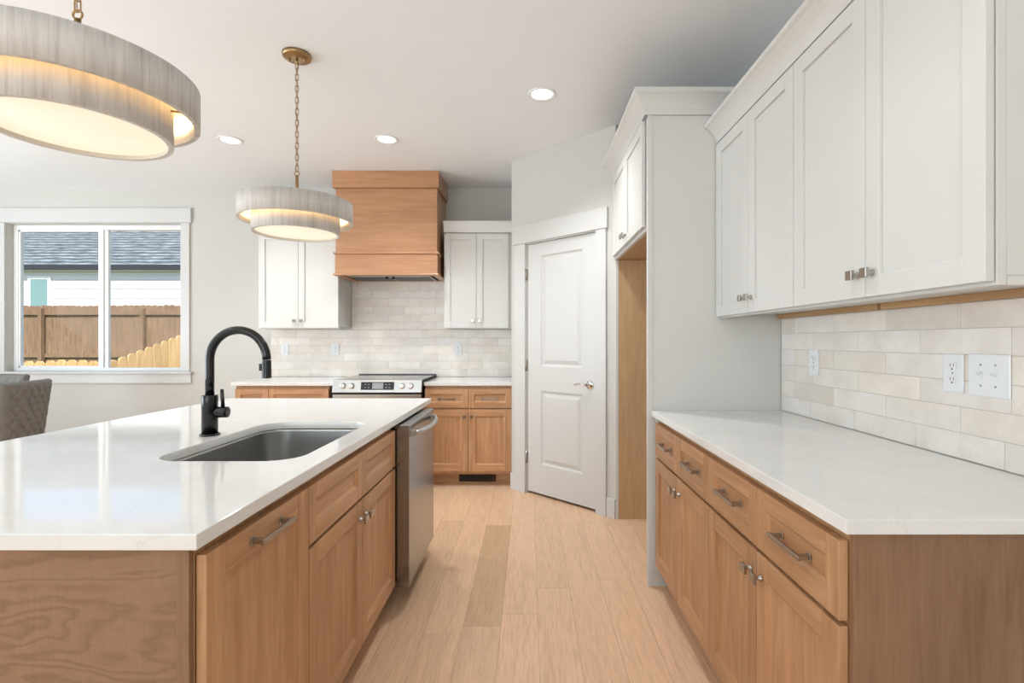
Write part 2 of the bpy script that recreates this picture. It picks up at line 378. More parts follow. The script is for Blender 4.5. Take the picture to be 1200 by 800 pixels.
def pantry_door():
    root = bpy.data.objects.new('door_1', None); COL.objects.link(root); root.location = (P0.x, P0.y, 0); root.rotation_euler = (0, 0, DR)
    root['kind'] = 'structure'; root['label'] = 'white two-panel pantry door in the angled wall'
    x0, x1, z0, z1 = A0+.006, A1-.006, .022, AZ-.008; yf = .010; m = 'trim'
    panels = [(.335, .765, 1.068, 1.975), (.335, .765, .262, .866)]
    b = MB()
    # front face split around the panels
    zs = [z0, .262, .866, 1.068, 1.975, z1]
    for a, c in zip(zs, zs[1:]):
        b.face(rect_loop(x0, .335, a, c, yf), m); b.face(rect_loop(.765, x1, a, c, yf), m)
        if (a, c) not in ((.262, .866), (1.068, 1.975)): b.face(rect_loop(.335, .765, a, c, yf), m)
    for (a, c, d, e) in panels:
        L = [rect_loop(a+k, c-k, d+k, e-k, yf+y) for k, y in ((0, 0), (.006, .006), (.014, .010), (.022, .010), (.050, .002))]
        for u, v in zip(L, L[1:]): ring(b, u, v, m)
        b.face(L[-1], m)
    yb = yf+.035
    b.face(rect_loop(x0, x1, z0, z1, yb), m); ring(b, rect_loop(x0, x1, z0, z1, yf), rect_loop(x0, x1, z0, z1, yb), m)
    bmesh.ops.remove_doubles(b.bm, verts=b.bm.verts, dist=1e-5)
    b.obj('door_slab', root)
    hx, hz = .838, .945
    b = MB(); b.lathe([(.0, -.004), (.030, -.004), (.033, 0), (.033, .006), (.024, .010)], 'chrome', (hx, yf-.006, hz), 'y', 32)
    b.lathe([(.011, -.045), (.011, 0)], 'chrome', (hx, yf-.002, hz), 'y', 20)
    b.tube([(hx, yf-.046, hz), (hx-.03, yf-.050, hz+.002), (hx-.07, yf-.050, hz+.006), (hx-.105, yf-.048, hz-.002), (hx-.118, yf-.046, hz-.006)], [.011, .010, .008, .007, .006], 'chrome', 14)
    b.obj('door_handle', root, label='chrome lever handle')
    for z in (.30, 1.07, 1.83):
        b = MB(); b.lathe([(.007, -.048), (.007, .048)], 'nickel', (A0-.001, -.006, z), 'z', 16).box(A0+.0005, A0+.005, -.003, .012, z-.045, z+.045, 'nickel')
        b.obj('hinge', root)
pantry_door()

# window
def window():
    root = bpy.data.objects.new('window_1', None); COL.objects.link(root); root['kind'] = 'structure'; root['label'] = 'white two-pane sliding window on the left of the back wall'
    y0, y1 = BW+.065, BW+.125; fx = .05
    b = MB(); b.box(OX0, OX0+fx, y0, y1, OZ0, OZ1, 'vinyl').box(OX1-.014, OX1, y0, y1, OZ0, OZ1, 'vinyl')
    b.box(OX0+fx, OX1-.014, y0, y1, OZ0, OZ0+.036, 'vinyl').box(OX0+fx, OX1-.014, y0, y1, OZ1-.05, OZ1, 'vinyl')
    b.obj('window_frame', root, .003)
    mx = (122.5-620)/588*(BW+.09)
    b = MB(); b.box(mx-.046, mx+.005, y0+.004, y0+.03, OZ0+.036, OZ1-.05, 'vinyl').box(mx+.005, mx+.044, y0+.018, y0+.05, OZ0+.036, OZ1-.05, 'vinyl')
    b.box(OX0+fx, OX0+fx+.018, y0+.006, y0+.03, OZ0+.036, OZ1-.05, 'vinyl').box(OX0+fx, mx-.046, y0+.006, y0+.03, OZ0+.036, OZ0+.055, 'vinyl').box(OX0+fx, mx-.046, y0+.006, y0+.03, OZ1-.068, OZ1-.05, 'vinyl')
    b.obj('window_sash', root, .002)
    MB().box(OX0+fx+.018, mx-.046, y0+.015, y0+.019, OZ0+.055, OZ1-.068, 'glass').obj('window_pane', root)
    MB().box(mx+.044, OX1-.014, y0+.03, y0+.034, OZ0+.036, OZ1-.05, 'glass').obj('window_pane', root)
    b = MB(); b.box(OX0, OX1, BW-.002, y0, OZ0-.004, OZ0, 'trim'); b.obj('window_stool', root)
    t = BW-.019
    b = MB(); b.box(OX0-.095, OX0-.004, t, BW, .90, OZ1+.004, 'trim').box(OX1+.004, OX1+.092, t, BW, .97, OZ1+.004, 'trim'); struct(b.obj('trim_3', bevel=.002))
    b = MB(); b.box(OX0-.115, OX1+.112, t-.008, BW, OZ1+.005, OZ1+.152, 'trim'); struct(b.obj('trim_4', bevel=.002))
    b = MB(); b.box(OX0-.13, OX1+.125, BW-.045, BW-.0005, .948, .968, 'trim').box(OX0-.11, OX1+.108, t, BW, .85, .947, 'trim'); struct(b.obj('trim_5', bevel=.002))
window()
struct(MB().box(LW, -2.61, BW-.014, BW-.0005, 0, .135, 'trim').obj('baseboard_back', bevel=.003))

# ------------------------------------------------------------------ cabinet kit (local frame: x along the run, -y towards the room, y=0 face frame)
def front_mesh(w, h, mv, mh, st=.060, t=.020, chamfer=.012, rec=.010):
    b = MB(); yf = -t; ry = -t+rec
    b.box(0, st, yf, 0, 0, h, mv).box(w-st, w, yf, 0, 0, h, mv)
    b.box(st, w-st, yf, 0, h-st, h, mh).box(st, w-st, yf, 0, 0, st, mh)
    c = chamfer
    b.box(st, w-st, ry, -.002, st, h-st, mv if h > .3 else mh)
    if c < .003: return b
    e = .0008
    b.prism([(st-e, yf+.0028), (st+c, ry+.0002), (st-e, ry+.0002)], 'z', st, h-st, mv).prism([(w-st+e, yf+.0028), (w-st-c, ry+.0002), (w-st+e, ry+.0002)], 'z', st, h-st, mv)
    b.prism([(yf+.0028, st-e), (ry+.0002, st+c), (ry+.0002, st-e)], 'x', st, w-st, mh).prism([(yf+.0028, h-st+e), (ry+.0002, h-st-c), (ry+.0002, h-st+e)], 'x', st, w-st, mh)
    return b
def pull(parent, x, z, y=-.020, L=.128):
    """square bar pull on two flared feet"""
    b = MB()
    for s in (-1, 1):
        q = x+s*L/2
        b.prism([(q-.009, z-.009), (q+.009, z-.009), (q+.009, z+.009), (q-.009, z+.009)], 'y', y-.004, y, 'nickel')
        b.box(q-.006, q+.006, y-.026, y-.004, z-.006, z+.006, 'nickel')
    b.box(x-L/2-.012, x+L/2+.012, y-.034, y-.024, z-.006, z+.006, 'nickel')
    return b.obj('handle', parent, .0015)
def knob(parent, x, z, y=-.020):
    b = MB(); b.lathe([(.010, -.002), (.009, -.006), (.0055, -.014), (.0055, -.018), (.009, -.022)], 'nickel', (x, y+.002, z), 'y', 20)
    b.box(x-.014, x+.014, y-.030, y-.019, z-.014, z+.014, 'nickel'); return b.obj('knob', parent, .0018)
def drawer(root, x0, x1, z0, z1, mv, mh, st=.048, handle=True, name='drawer'):
    o = front_mesh(x1-x0, z1-z0, mv, mh, st).obj(name, root, .0015); o.location = (x0, -.0028, z0)
    if handle: pull(o, (x1-x0)/2, (z1-z0)/2-.004, -.012)
    return o
def door(root, x0, x1, z0, z1, mv, mh, kn=None, kz=None, st=.060, ch=.012, rec=.010):
    o = front_mesh(x1-x0, z1-z0, mv, mh, st, chamfer=ch, rec=rec).obj('door', root, .0015); o.location = (x0, -.0028, z0)
    if kn: knob(o, (x1-x0)-.030 if kn == 'r' else .030, kz)
    return o
def base_body(root, w, depth=.60, mid=False, mat='wz', drawers=True, top=.884):
    """carcass of panels with a face frame, open top, and a recessed toe kick"""
    b = MB(); z0 = .105
    b.box(0, .018, .018, depth, z0, top-.001, mat).box(w-.018, w, .018, depth, z0, top-.001, mat).box(.018, w-.018, .018, depth, z0, z0+.018, mat).box(.018, w-.018, depth-.012, depth, z0+.018, top-.001, mat)
    b.box(0, .032, 0, .018, z0, top-.001, mat).box(w-.032, w, 0, .018, z0, top-.001, mat).box(.032, w-.032, 0, .018, top-.034, top-.001, mat).box(.032, w-.032, 0, .018, z0, z0+.034, mat)
    if drawers: b.box(.032, w-.032, 0, .018, .662, .700, mat)
    b.obj('body', root, .001)
    MB().box(0, w, .075, .090, 0, z0, 'wx').obj('toe_kick', root)
DZ0, DZ1, KZ0, KZ1 = .689, .857, .132, .677
def base_cabinet(label, loc, rz, w, doors=2, group=None, handles=True, names='base_cabinet', false=False):
    r = thing(names, label, 'cabinet', loc, rz, group); base_body(r, w); g = .0015
    n = doors
    for i in range(n):
        a, c = w*i/n+g, w*(i+1)/n-g
        drawer(r, a, c, DZ0, DZ1, 'wz', 'wx', handle=handles, name='false_drawer' if false else 'drawer')
        side = ('r' if i == 0 else 'l') if n == 2 else 'r'
        door(r, a, c, KZ0, KZ1, 'wz', 'wx', side, (KZ1-KZ0)-.062)
    return r

# right run: faces -X, local x runs towards the viewer
RX = .6666; H90 = PI/2
base_cabinet('stained wood base cabinet, nearer of two under the right worktop', (RX, 1.801, 0), -H90, .7594, group='base cabinets under the right worktop')
base_cabinet('stained wood base cabinet under the right worktop, next to the tall white panel', (RX, 2.5604, 0), -H90, .7594, group='base cabinets under the right worktop')
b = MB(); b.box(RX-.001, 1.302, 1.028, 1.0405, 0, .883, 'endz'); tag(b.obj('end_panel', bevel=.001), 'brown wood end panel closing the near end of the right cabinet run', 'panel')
b = MB(); b.box(RX-.012, RX+.03, 2.5615, 2.599, .105, .883, 'white'); tag(b.obj('filler_strip', bevel=.001), 'narrow pale filler strip between right base cabinet and tall panel', 'filler')
def slab(name, x0, x1, y0, y1, label, hole=None):
    if hole is None:
        o = MB().box(x0, x1, y0, y1, .884, .914, 'quartz').obj(name, bevel=.002)
    else:
        b = MB(); tops = []
        for z in (.914, .884):
            out = [b.bm.verts.new((x, y, z)) for x, y in ((x0, y0), (x1, y0), (x1, y1), (x0, y1))]
            inn = [b.bm.verts.new((x, y, z)) for x, y in hole]
            es = [b.bm.edges.new((L[i], L[(i+1) % len(L)])) for L in (out, inn) for i in range(len(L))]
            bmesh.ops.triangle_fill(b.bm, use_beauty=True, edges=es); tops.append((out, inn))
        for k in (0, 1):
            A, B = tops[0][k], tops[1][k]
            for i in range(len(A)): b.face([A[i], A[(i+1) % len(A)], B[(i+1) % len(A)], B[i]], 'quartz', k == 1)
        b.mi('quartz'); o = b.obj(name, bevel=.002)
    return tag(o, label, 'worktop')
slab('worktop', .634, 1.3045, 1.0016, 2.599, 'white quartz worktop on the right run under the wall cabinets')

# ------------------------------------------------------------------ island
IX = -.647
def rrect(x0, x1, y0, y1, r, n=10):
    out = []
    for cx, cy, a0 in ((x1-r, y0+r, -PI/2), (x1-r, y1-r, 0), (x0+r, y1-r, PI/2), (x0+r, y0+r, PI)):
        out += [(cx+r*math.cos(a0+PI/2*k/n), cy+r*math.sin(a0+PI/2*k/n)) for k in range(n+1)]
    return out
SX0, SX1, SY0, SY1 = -1.150, -.700, 1.495, 2.227
slab('island_worktop', -1.884, -.614, .926, 3.148, 'large white quartz worktop on the island around the steel sink', hole=rrect(SX0, SX1, SY0, SY1, .10))
r = thing('waste_cabinet', 'nearest stained wood island cabinet with one tall door and bar pull', 'cabinet', (IX, .969, 0), H90); base_body(r, .4535, .60, drawers=False)
o = front_mesh(.4505, DZ1-KZ0, 'wz', 'wx', .064).obj('door', r, .0015); o.location = (.0015, -.0028, KZ0); pull(o, .2252, DZ1-KZ0-.036, -.020)
r = base_cabinet('stained wood island cabinet under the sink with two false drawers', (IX, 1.4235, 0), H90, .9165, handles=False, names='sink_cabinet', false=True)
# dishwasher
def dishwasher():
    r = thing('dishwasher', 'stainless steel dishwasher in the far end of the island', 'dishwasher', (IX, 2.356, 0), H90); w = .606
    y = -.084  # door front
    MB().box(.003, w-.003, .0, .56, .10, .868, 'dark_steel').obj('body', r)
    b = MB(); z0, z1 = .116, .876
    prof = [(-.012, z0), (y+.004, z0), (y, z0+.004), (y, z1-.004), (y+.004, z1), (-.012, z1)]
    b.prism(prof, 'x', .002, w-.002, 'steely'); b.obj('door', r, .002)
    MB().box(.006, w-.006, -.0115, -.0005, z0+.02, z1-.016, 'gasket').obj('gasket', r)
    MB().box(.01, w-.01, .075, .090, 0, .099, 'gasket').obj('toe_kick', r)
    pts = []; n = 20
    for i in range(n+1):
        t = i/n; pts.append((.045+t*(w-.09), y-.014-.038*math.sin(PI*t)**.7, .832))
    b = MB(); b.tube(pts, .012, 'steel', 14)
    for x in (.045, w-.045): b.box(x-.014, x+.014, y-.022, y-.0005, .818, .846, 'steel')
    b.obj('handle', r, label='curved bar handle')
dishwasher()
MB_ = MB().box(IX, IX-.02, 2.3405, 2.3545, .106, .883, 'gasket'); tag(MB_.obj('filler_strip'), 'thin black filler strip between sink cabinet and dishwasher', 'filler')
r = thing('island_cladding', 'brown wood panels cladding the near end, far end and seating side of the island', 'island', (0, 0, 0))
MB().box(-1.60, -.6735, .9605, .9675, 0, .883, 'figured').obj('end_panel', r, label='figured brown veneer panel')
MB().box(-.672, -.6475, .9555, .9675, 0, .883, 'endz').obj('corner_stile', r, .001, label='straight grained corner stile')
MB().box(-1.60, -1.262, .9685, 3.11, 0, .883, 'wz').obj('back_panel', r, .001)
MB().box(-1.261, IX, 2.966, 3.11, .0, .883, 'wz').obj('far_panel', r, .001)

# sink
def sink():
    r = thing('sink', 'undermount stainless steel sink set into the island worktop', 'sink', (0, 0, 0))
    b = MB(); e = -.004; m = 'sinksteel'
    loops = []
    for grow, rad, z in ((.022, .12, .8835), (.004, .104, .8835), (.003, .102, .872), (.0, .10, .70), (-.006, .095, .672), (-.03, .08, .660)):
        loops.append([b.bm.verts.new((x, y, z)) for x, y in rrect(SX0-grow, SX1+grow, SY0-grow, SY1+grow, rad, 10)])
    for A, B in zip(loops, loops[1:]):
        for i in range(len(A)): b.face([A[i], A[(i+1) % len(A)], B[(i+1) % len(A)], B[i]], m, True)
    b.face(loops[-1], m)
    o = b.obj('basin', r); so = o.modifiers.new('thickness', 'SOLIDIFY'); so.thickness = .0015; so.offset = -1
    cx, cy = (SX0+SX1)/2, (SY0+SY1)/2
    MB().lathe([(.0, .662), (.030, .662), (.040, .665), (.055, .666), (.057, .6625)], 'chrome', (cx, cy, 0), 'z', 32).obj('drain', r)
sink()
def faucet():
    fx, fy = -1.212, 1.905
    r = thing('faucet', 'matte black gooseneck faucet behind the island sink', 'faucet', (fx, fy, .914)); m = 'black'
    MB().lathe([(.034, 0.0005), (.035, .003), (.034, .007), (.028, .009)], m, n=36).obj('base', r)
    MB().lathe([(.0275, .009), (.0275, .150), (.0265, .153), (.017, .153)], m, n=36).obj('column', r)
    pts = [(0, 0, .150), (0, 0, .22), (0, 0, .287)]; rad = .108
    for i in range(1, 25): a = PI-PI*i/24; pts.append((rad+rad*math.cos(a), 0, .287+.112*math.sin(a)))
    pts.append((2*rad, 0, .287))
    MB().tube(pts, .0155, m, 18).obj('spout', r)
    s = MB(); s.lathe([(.0155, .286), (.0150, .283), (.0160, .279), (.0168, .222), (.0175, .218), (.012, .216)], m, (2*rad, 0, 0), n=28)
    s.box(2*rad-.026, 2*rad-.013, -.008, .008, .245, .272, m); s.obj('spray_head', r, .001)
    h = MB(); h.lathe([(.019, .024), (.021, .030), (.021, .060), (.0205, .067), (.014, .069)], m, (0, 0, .088), 'x', 28); h.obj('valve', r)
    MB().tube([(.050, 0, .105), (.046, 0, .175)], [.0068, .0062], m, 14).obj('lever', r)
faucet()

# ------------------------------------------------------------------ back run
BY = 4.41
base_cabinet('wood base cabinet between the range and the pantry wall', (-.913, BY, 0), 0, .760)
base_cabinet('narrow wood base cabinet at the left end of the back wall run', (-2.573, BY, 0), 0, .292, doors=1)
base_cabinet('wood base cabinet on the back wall, left of the range', (-2.2805, BY, 0), 0, .529, doors=1)
tag(MB().box(-1.7505, -1.7025, BY+.002, BY+.02, .10, .883, 'dark').obj('filler_strip'), 'dark filler strip between left back cabinet and the range', 'filler')
slab('worktop', -2.604, -1.698, 4.376, 5.0585, 'white quartz worktop on the back wall, left of the range')
slab('worktop', -.918, -.153, 4.376, 5.0585, 'white quartz worktop on the back wall, right of the range')
def register():
    r = thing('floor_register', 'brown toe-kick air vent grille under the cabinet beside the pantry', 'vent', (-.46, BY+.0745, 0))
    b = MB(); b.box(-.165, .165, -.010, 0, .020, .085, 'dark'); b.obj('frame', r, .002)
    b = MB()
    for i in range(20):
        if i == 10: continue
        x = -.14+i*.014; b.box(x, x+.008, -.014, -.009, .030, .076, 'gasket')
    b.obj('grille', r)
register()
def kitchen_range():
    w = .766; r = thing('range', 'stainless steel slide-in electric range below the wood hood', 'range', (-1.690, 4.29, 0))
    y0 = 0
    MB().box(.008, w-.008, .06, .735, .06, .905, 'dark_steel').obj('body', r)
    # sloped control fascia
    b = MB(); b.prism([(.010, .832), (.060, .832), (.060, .940), (.032, .940)], 'x', 0, w, 'steel'); b.obj('control_panel', r, .0025)
    def onp(z): return .010+(z-.832)/(.108)*.022
    th = math.atan2(.022, .108)
    for x in (.093, .167, w-.167, w-.093):
        b = MB(); b.lathe([(.027, 0), (.027, -.004), (.022, -.005), (.020, -.028), (.017, -.031)], 'chrome', (0, 0, 0), 'y', 28); b.box(-.004, .004, -.036, -.028, -.019, .019, 'steel')
        k = b.obj('knob', r); k.location = (x, onp(.887)-.0005, .887); k.rotation_euler = (-th, 0, 0)
    b = MB(); b.box(-.142, .142, -.003, -.0004, -.034, .034, 'blackglass'); k = b.obj('display', r, label='black control display'); k.location = (w/2+.005, onp(.888), .888); k.rotation_euler = (-th, 0, 0)
    l = MB().box(-.045, .05, -.0042, -.0032, -.026, .026, 'lcd').obj('screen', k)
    for s in (-1, 1):
        for i in range(2):
            for j in range(2): b = MB(); x = s*(.075+i*.028); z = -.014+j*.026; b.box(x-.007, x+.007, -.0042, -.0032, z-.0025, z+.0025, 'lcd'); b.obj('touch_key', k)
    # cooktop: steel front lip, black glass, dark edge frame
    b = MB(); b.box(-.004, w+.004, .055, .700, .9155, .932, 'gasket'); b.obj('cooktop_frame', r, .002)
    MB().box(.004, w-.004, .0605, .690, .9325, .9405, 'blackglass').obj('cooktop_glass', r, .002)
    MB().box(0, w, .690, .712, .9325, .948, 'dark_steel').obj('rear_trim', r, .002)
    for (x, y, q) in ((.2, .22, .105), (.56, .22, .09), (.2, .52, .08), (.56, .52, .105)):
        b = MB(); b.lathe([(q, .9407), (q+.003, .9409), (q+.003, .9407)], 'lcd', (x, y, 0), 'z', 40, capped=False); b.obj('burner_ring', r)
    MB().box(.004, w-.004, .014, .059, .816, .829, 'gasket').obj('vent_gap', r)
    b = MB(); b.box(.004, w-.004, .012, .059, .23, .815, 'steel'); od = b.obj('oven_door', r, .003)
    MB().box(.12, w-.12, .0105, .0115, .33, .68, 'blackglass').obj('oven_window', od)
    b = MB(); b.tube([(.06, -.034, .765), (w-.06, -.034, .765)], .012, 'steel', 16)
    for x in (.08, w-.08): b.box(x-.01, x+.01, -.030, .0115, .757, .773, 'steel')
    b.obj('oven_handle', od)
    MB().box(.004, w-.004, .014, .059, .07, .222, 'steel').obj('drawer', r, .003)
    for x in (.05, w-.05):
        for y in (.12, .65): MB().lathe([(.018, 0.0), (.018, .06)], 'gasket', (x, y, 0), 'z', 14).obj('foot', r)
kitchen_range()

# tiled backsplashes
def tiles(name, u0, u1, z0, z1, regions, place, label, anchor, seed):
    """place(u, out, z) -> world point; regions filter (u range, z range)"""
    b = MB(); lay = b.bm.loops.layers.float_color.new('tone'); rr = random.Random(seed)
    P = .079; TWd = .3165; g = .0009; k = 0; z = z0
    def box(a, c, d, e, col):
        if c-a < .004 or e-d < .004: return
        a += g; c -= g; d += g; e -= g; q = .0012
        O = [b.bm.verts.new(place(u, .007, zz)) for u, zz in ((a, d), (c, d), (c, e), (a, e))]
        I = [b.bm.verts.new(place(u, .0082, zz)) for u, zz in ((a+q, d+q), (c-q, d+q), (c-q, e-q), (a+q, e-q))]
        fs = [b.face(I, 'tile')]+[b.face([O[i], O[(i+1) % 4], I[(i+1) % 4], I[i]], 'tile') for i in range(4)]
        for f in fs:
            for lp in f.loops: lp[lay] = col
    while z < z1-.001:
        off = anchor[k % 2]+rr.choice((0, 0, 0, .02))
        n0 = math.floor((u0-off)/TWd)
        for i in range(int(n0), int((u1-off)/TWd)+2):
            t = rr.uniform(.93, 1.03); warm = rr.uniform(-.5, 1)
            c = (.86*t, (.80-.018*warm)*t, (.74-.045*warm)*t, 1)
            for (ra, rb, rz0, rz1) in regions:
                a = max(off+i*TWd, ra); cc = min(off+(i+1)*TWd, rb); d = max(z, rz0); e = min(z+P, rz1)
                box(a, cc, d, e, c)
        z += P; k += 1
    for (ra, rb, rz0, rz1) in regions:
        V = [place(u, o_, zz) for o_ in (.0005, .0072) for u, zz in ((ra, rz0), (rb, rz0), (rb, rz1), (ra, rz1))]
        V = [b.bm.verts.new(p) for p in V]
        for q in ((0,1,2,3),(4,5,6,7),(0,1,5,4),(1,2,6,5),(2,3,7,6),(3,0,4,7)): b.face([V[i] for i in q], 'grout')
    return tag(b.obj(name), label, 'backsplash')
tiles('tile_backsplash', -2.606, -.153, .9145, 1.89, [(-2.606, -.153, .9145, 1.392), (-1.790, -.803, 1.392, 1.90)], lambda u, o, z: (u, BW-o, z),
      'pale marble subway tile backsplash behind the range on the back wall', (-.31, -.468), 5)
tiles('tile_backsplash', 1.03, 2.599, .9145, 1.388, [(1.03, 2.599, .9145, 1.3865)], lambda u, o, z: (RW-o, u, z),
      'cream marble subway tile backsplash above the right worktop', (1.993, 2.154), 11)

# ------------------------------------------------------------------ white wall cabinets
def wall_cabinet(label, loc, rz, w, h, depth, splits, z0d, hd, kz=.066, group=None, bottom='white'):
    r = thing('wall_cabinet', label, 'cabinet', loc, rz, group)
    b = MB(); b.box(0, w, .022, depth, .020, h, 'white').box(0, w, 0, .0215, 0, h, 'white'); b.obj('body', r, .001)
    for i, (a, c) in enumerate(splits): door(r, a+.0015, c-.0015, z0d, hd, 'white', 'white', 'r' if i % 2 == 0 else 'l', kz, st=.058, ch=.002, rec=.0095)
    return r
# right uppers (local x towards the viewer), frame at X=.990
ZU = 1.390
def upper(label, y0, ym, y1):
    r = wall_cabinet(label, (.990, y1, ZU), -H90, y1-y0, .900, .3245, [(0.0, y1-ym), (y1-ym, y1-y0)], .008, .895, group='white wall cabinets over the right worktop')
    b = MB(); b.box(0, y1-y0-.017, .296, .314, -.0030, .0195, 'rawx'); b.obj('hanging_rail', r, label='strip of raw unpainted wood')
    if y0 < 1.1: MB().box(y1-y0-.016, y1-y0, .0220, .3235, 0, .0195, 'white').obj('side_panel', r)
    return r
upper('white wall cabinet over the right worktop, nearer pair of doors', 1.0626, 1.4445, 1.8365)
upper('white wall cabinet over the right worktop, pair next to the tall panel', 1.8375, 2.218, 2.5985)
CR = [(-.001, 0), (.006, 0), (.008, .012), (.013, .028), (.022, .045), (.036, .062), (.052, .076), (.062, .081), (.066, .084), (.066, .100), (-.001, .100)]
def crown(path, z, label, prof=CR):
    o = MB().sweep(path, [(a, z+c) for a, c in prof], 'white').obj('crown_moulding'); return tag(o, label, 'moulding')
crown([(.975, 2.5985), (.975, 1.058), (1.313, 1.058)], 2.2935, 'white crown moulding along the top of the right wall cabinets')
# left and right back uppers
wall_cabinet('white wall cabinet on the back wall, left of the hood', (-2.556, 4.74, ZU), 0, .763, .900, .3285, [(.012, .385), (.385, .763)], .008, .895, group='white wall cabinets on the back wall')
wall_cabinet('white wall cabinet on the back wall, right of the hood', (-.802, 4.74, ZU), 0, .648, .900, .3285, [(.002, .306), (.306, .610)], .008, .895, group='white wall cabinets on the back wall')
BC = [(-.001, 0), (.012, 0), (.014, .010), (.022, .055), (.030, .092), (.040, .094), (.040, .104), (-.001, .104)]
crown([(-2.558, 5.068), (-2.558, 4.722), (-1.793, 4.722)], 2.2925, 'white crown moulding on the cabinet left of the hood', BC)
crown([(-.802, 4.722), (-.154, 4.722)], 2.2925, 'white crown moulding on the cabinet right of the hood', BC)

# fridge enclosure
r = thing('tall_panel', 'tall white side panel standing between worktop and fridge opening', 'panel', (0, 0, 0))
MB().box(.618, 1.3145, 2.604, 2.640, .0, 2.442, 'white').obj('panel', r, .001)
MB().box(.616, .640, 2.600, 2.6035, .012, 2.442, 'white').obj('edge_strip', r, .0008)
r = thing('tall_panel', 'tall raw plywood panel on the far side of the fridge opening', 'panel', (0, 0, 0))
MB().box(.640, 1.3145, 3.590, 3.600, 0, 1.853, 'raw').obj('plywood_face', r, label='bare tan plywood face')
MB().box(.620, .6395, 3.588, 3.607, 0, 1.853, 'white').obj('edge_strip', r, .001, label='white front edge')
def over_fridge():
    y0, y1 = 2.641, 3.607; r = thing('wall_cabinet', 'white two-door cabinet above the fridge opening', 'cabinet', (.618, y1, 1.855), -H90); w = y1-y0
    MB().box(0, w-.006, 0, .022, 0, .587, 'white').box(0, w-.006, .022, .68, .012, .587, 'white').obj('body', r, .001)
    MB().box(.02, w-.001, .023, .68, 0, .0115, 'raw').obj('bottom_panel', r, label='bare plywood underside')
    MB().box(.018, w-.001, .34, .36, -.025, -.0005, 'raw').obj('cleat', r, label='bare wood cleat')
    for i, (a, c) in enumerate(((.018, .487), (.490, w-.012))): door(r, a, c, .020, .580, 'white', 'white', 'r' if i == 0 else 'l', .05, st=.058, ch=.002, rec=.0095)
over_fridge()
FC = [(-.001, 0), (.004, 0), (.006, .012), (.012, .030), (.022, .048), (.038, .068), (.054, .082), (.064, .087), (.068, .090), (.068, .112), (-.001, .112)]
crown([(.602, 3.655), (.602, 2.601), (1.313, 2.601)], 2.4435, 'white crown moulding around the top of the fridge cabinet', FC)

# ------------------------------------------------------------------ hood
def hood():
    r = thing('range_hood', 'stained wood range hood rising to the ceiling over the range', 'hood', (-1.3025, 5.0605, 0)); m = 'hoodx'
    def fr(a, f, z0, z1, wl=None): return MB().box(-a, a, -f, 0, z0, z1, m)
    fr(.463, .480, 2.085, 2.666, ).obj('chimney', r, .002)
    MB().box(-.4835, .4835, -.512, 0, 2.667, 2.8195, m).obj('crown_board', r, .002)
    MB().box(-.481, .481, -.500, 0, 2.066, 2.0845, m).obj('upper_band', r, .005)
    # hollow skirt
    b = MB(); b.box(-.467, .467, -.487, -.467, 1.8905, 2.0655, m).box(-.467, -.449, -.467, 0, 1.8905, 2.0655, m).box(.449, .467, -.467, 0, 1.8905, 2.0655, m); b.obj('skirt', r, .002)
    b = MB(); b.box(-.481, .481, -.501, -.440, 1.872, 1.890, m).box(-.481, -.42, -.440, 0, 1.872, 1.890, m).box(.42, .481, -.440, 0, 1.872, 1.890, m).box(-.42, .42, -.04, 0, 1.872, 1.890, m); b.obj('lower_band', r, .005)
    b = MB(); b.box(-.38, .38, -.42, -.06, 1.874, 1.90, 'steel'); ins = b.obj('vent_insert', r, .003, label='stainless steel vent insert')
    for x in (-.03, .03): MB().lathe([(.014, 1.8735), (.014, 1.855), (.011, 1.853)], 'black', (x, -.36, 0), 'z', 18).obj('knob', ins)
    for x0, x1 in ((-.36, -.01), (.01, .36)): 
        b = MB(); b.box(x0, x1, -.33, -.08, 1.870, 1.8735, 'dark_steel'); b.obj('filter', ins)
hood()

# ------------------------------------------------------------------ outlets and switches
def outlet(label, loc, rz, gang=1, kind='outlet', sw=.074, sh=.118):
    r = thing('wall_outlet' if kind == 'outlet' else 'light_switch', label, 'outlet' if kind == 'outlet' else 'switch', loc, rz)
    b = MB(); b.box(-sw/2, sw/2, -.006, 0, -sh/2, sh/2, 'plastic'); b.obj('plate', r, .003)
    if kind == 'outlet':
        for z in (-.021, .021):
            b = MB(); pts = [(.0165*math.cos(a), z+max(-.0135, min(.0135, .0175*math.sin(a)))) for a in [2*PI*i/32 for i in range(32)]]
            b.prism(pts, 'y', -.0078, -.006, 'plastic'); rc = b.obj('receptacle', r)
            b = MB(); b.box(-.0075, -.0055, -.0082, -.0077, z-.001, z+.008, 'slot').box(.0055, .0075, -.0082, -.0077, z-.001, z+.008, 'slot'); b.lathe([(.0028, -.0005), (.0028, 0)], 'slot', (0, -.0077, z-.008), 'y', 12); b.obj('slot', rc)
        MB().lathe([(.003, -.001), (.003, 0)], 'lcd', (0, -.006, 0), 'y', 12).obj('screw', r)
    else:
        for x in (-.023, .023):
            b = MB(); b.box(x-.0052, x+.0052, -.0072, -.006, -.012, .012, 'plastic'); b.prism([(-.006, -.004), (-.020, .006), (-.018, .010), (-.006, .006)], 'x', x-.004, x+.004, 'plastic'); b.obj('toggle', r)
            for z in (-.030, .030): MB().lathe([(.003, -.001), (.003, 0)], 'lcd', (x, -.006, z), 'y', 12).obj('screw', r)
    return r
ty = BW-.0085; tx = RW-.0085
outlet('blank-looking white outlet plate at the left end of the back wall tile', ((334-620)/588*ty, ty, 1.192), 0)
outlet('white outlet on the back wall tile, just left of the range', ((393-620)/588*ty, ty, 1.192), 0)
outlet('white outlet on the back wall tile, right of the range', ((537-620)/588*ty, ty, 1.192), 0)
outlet('white outlet on the right wall tile near the tall panel', (tx, 2.295, 1.174), -H90)
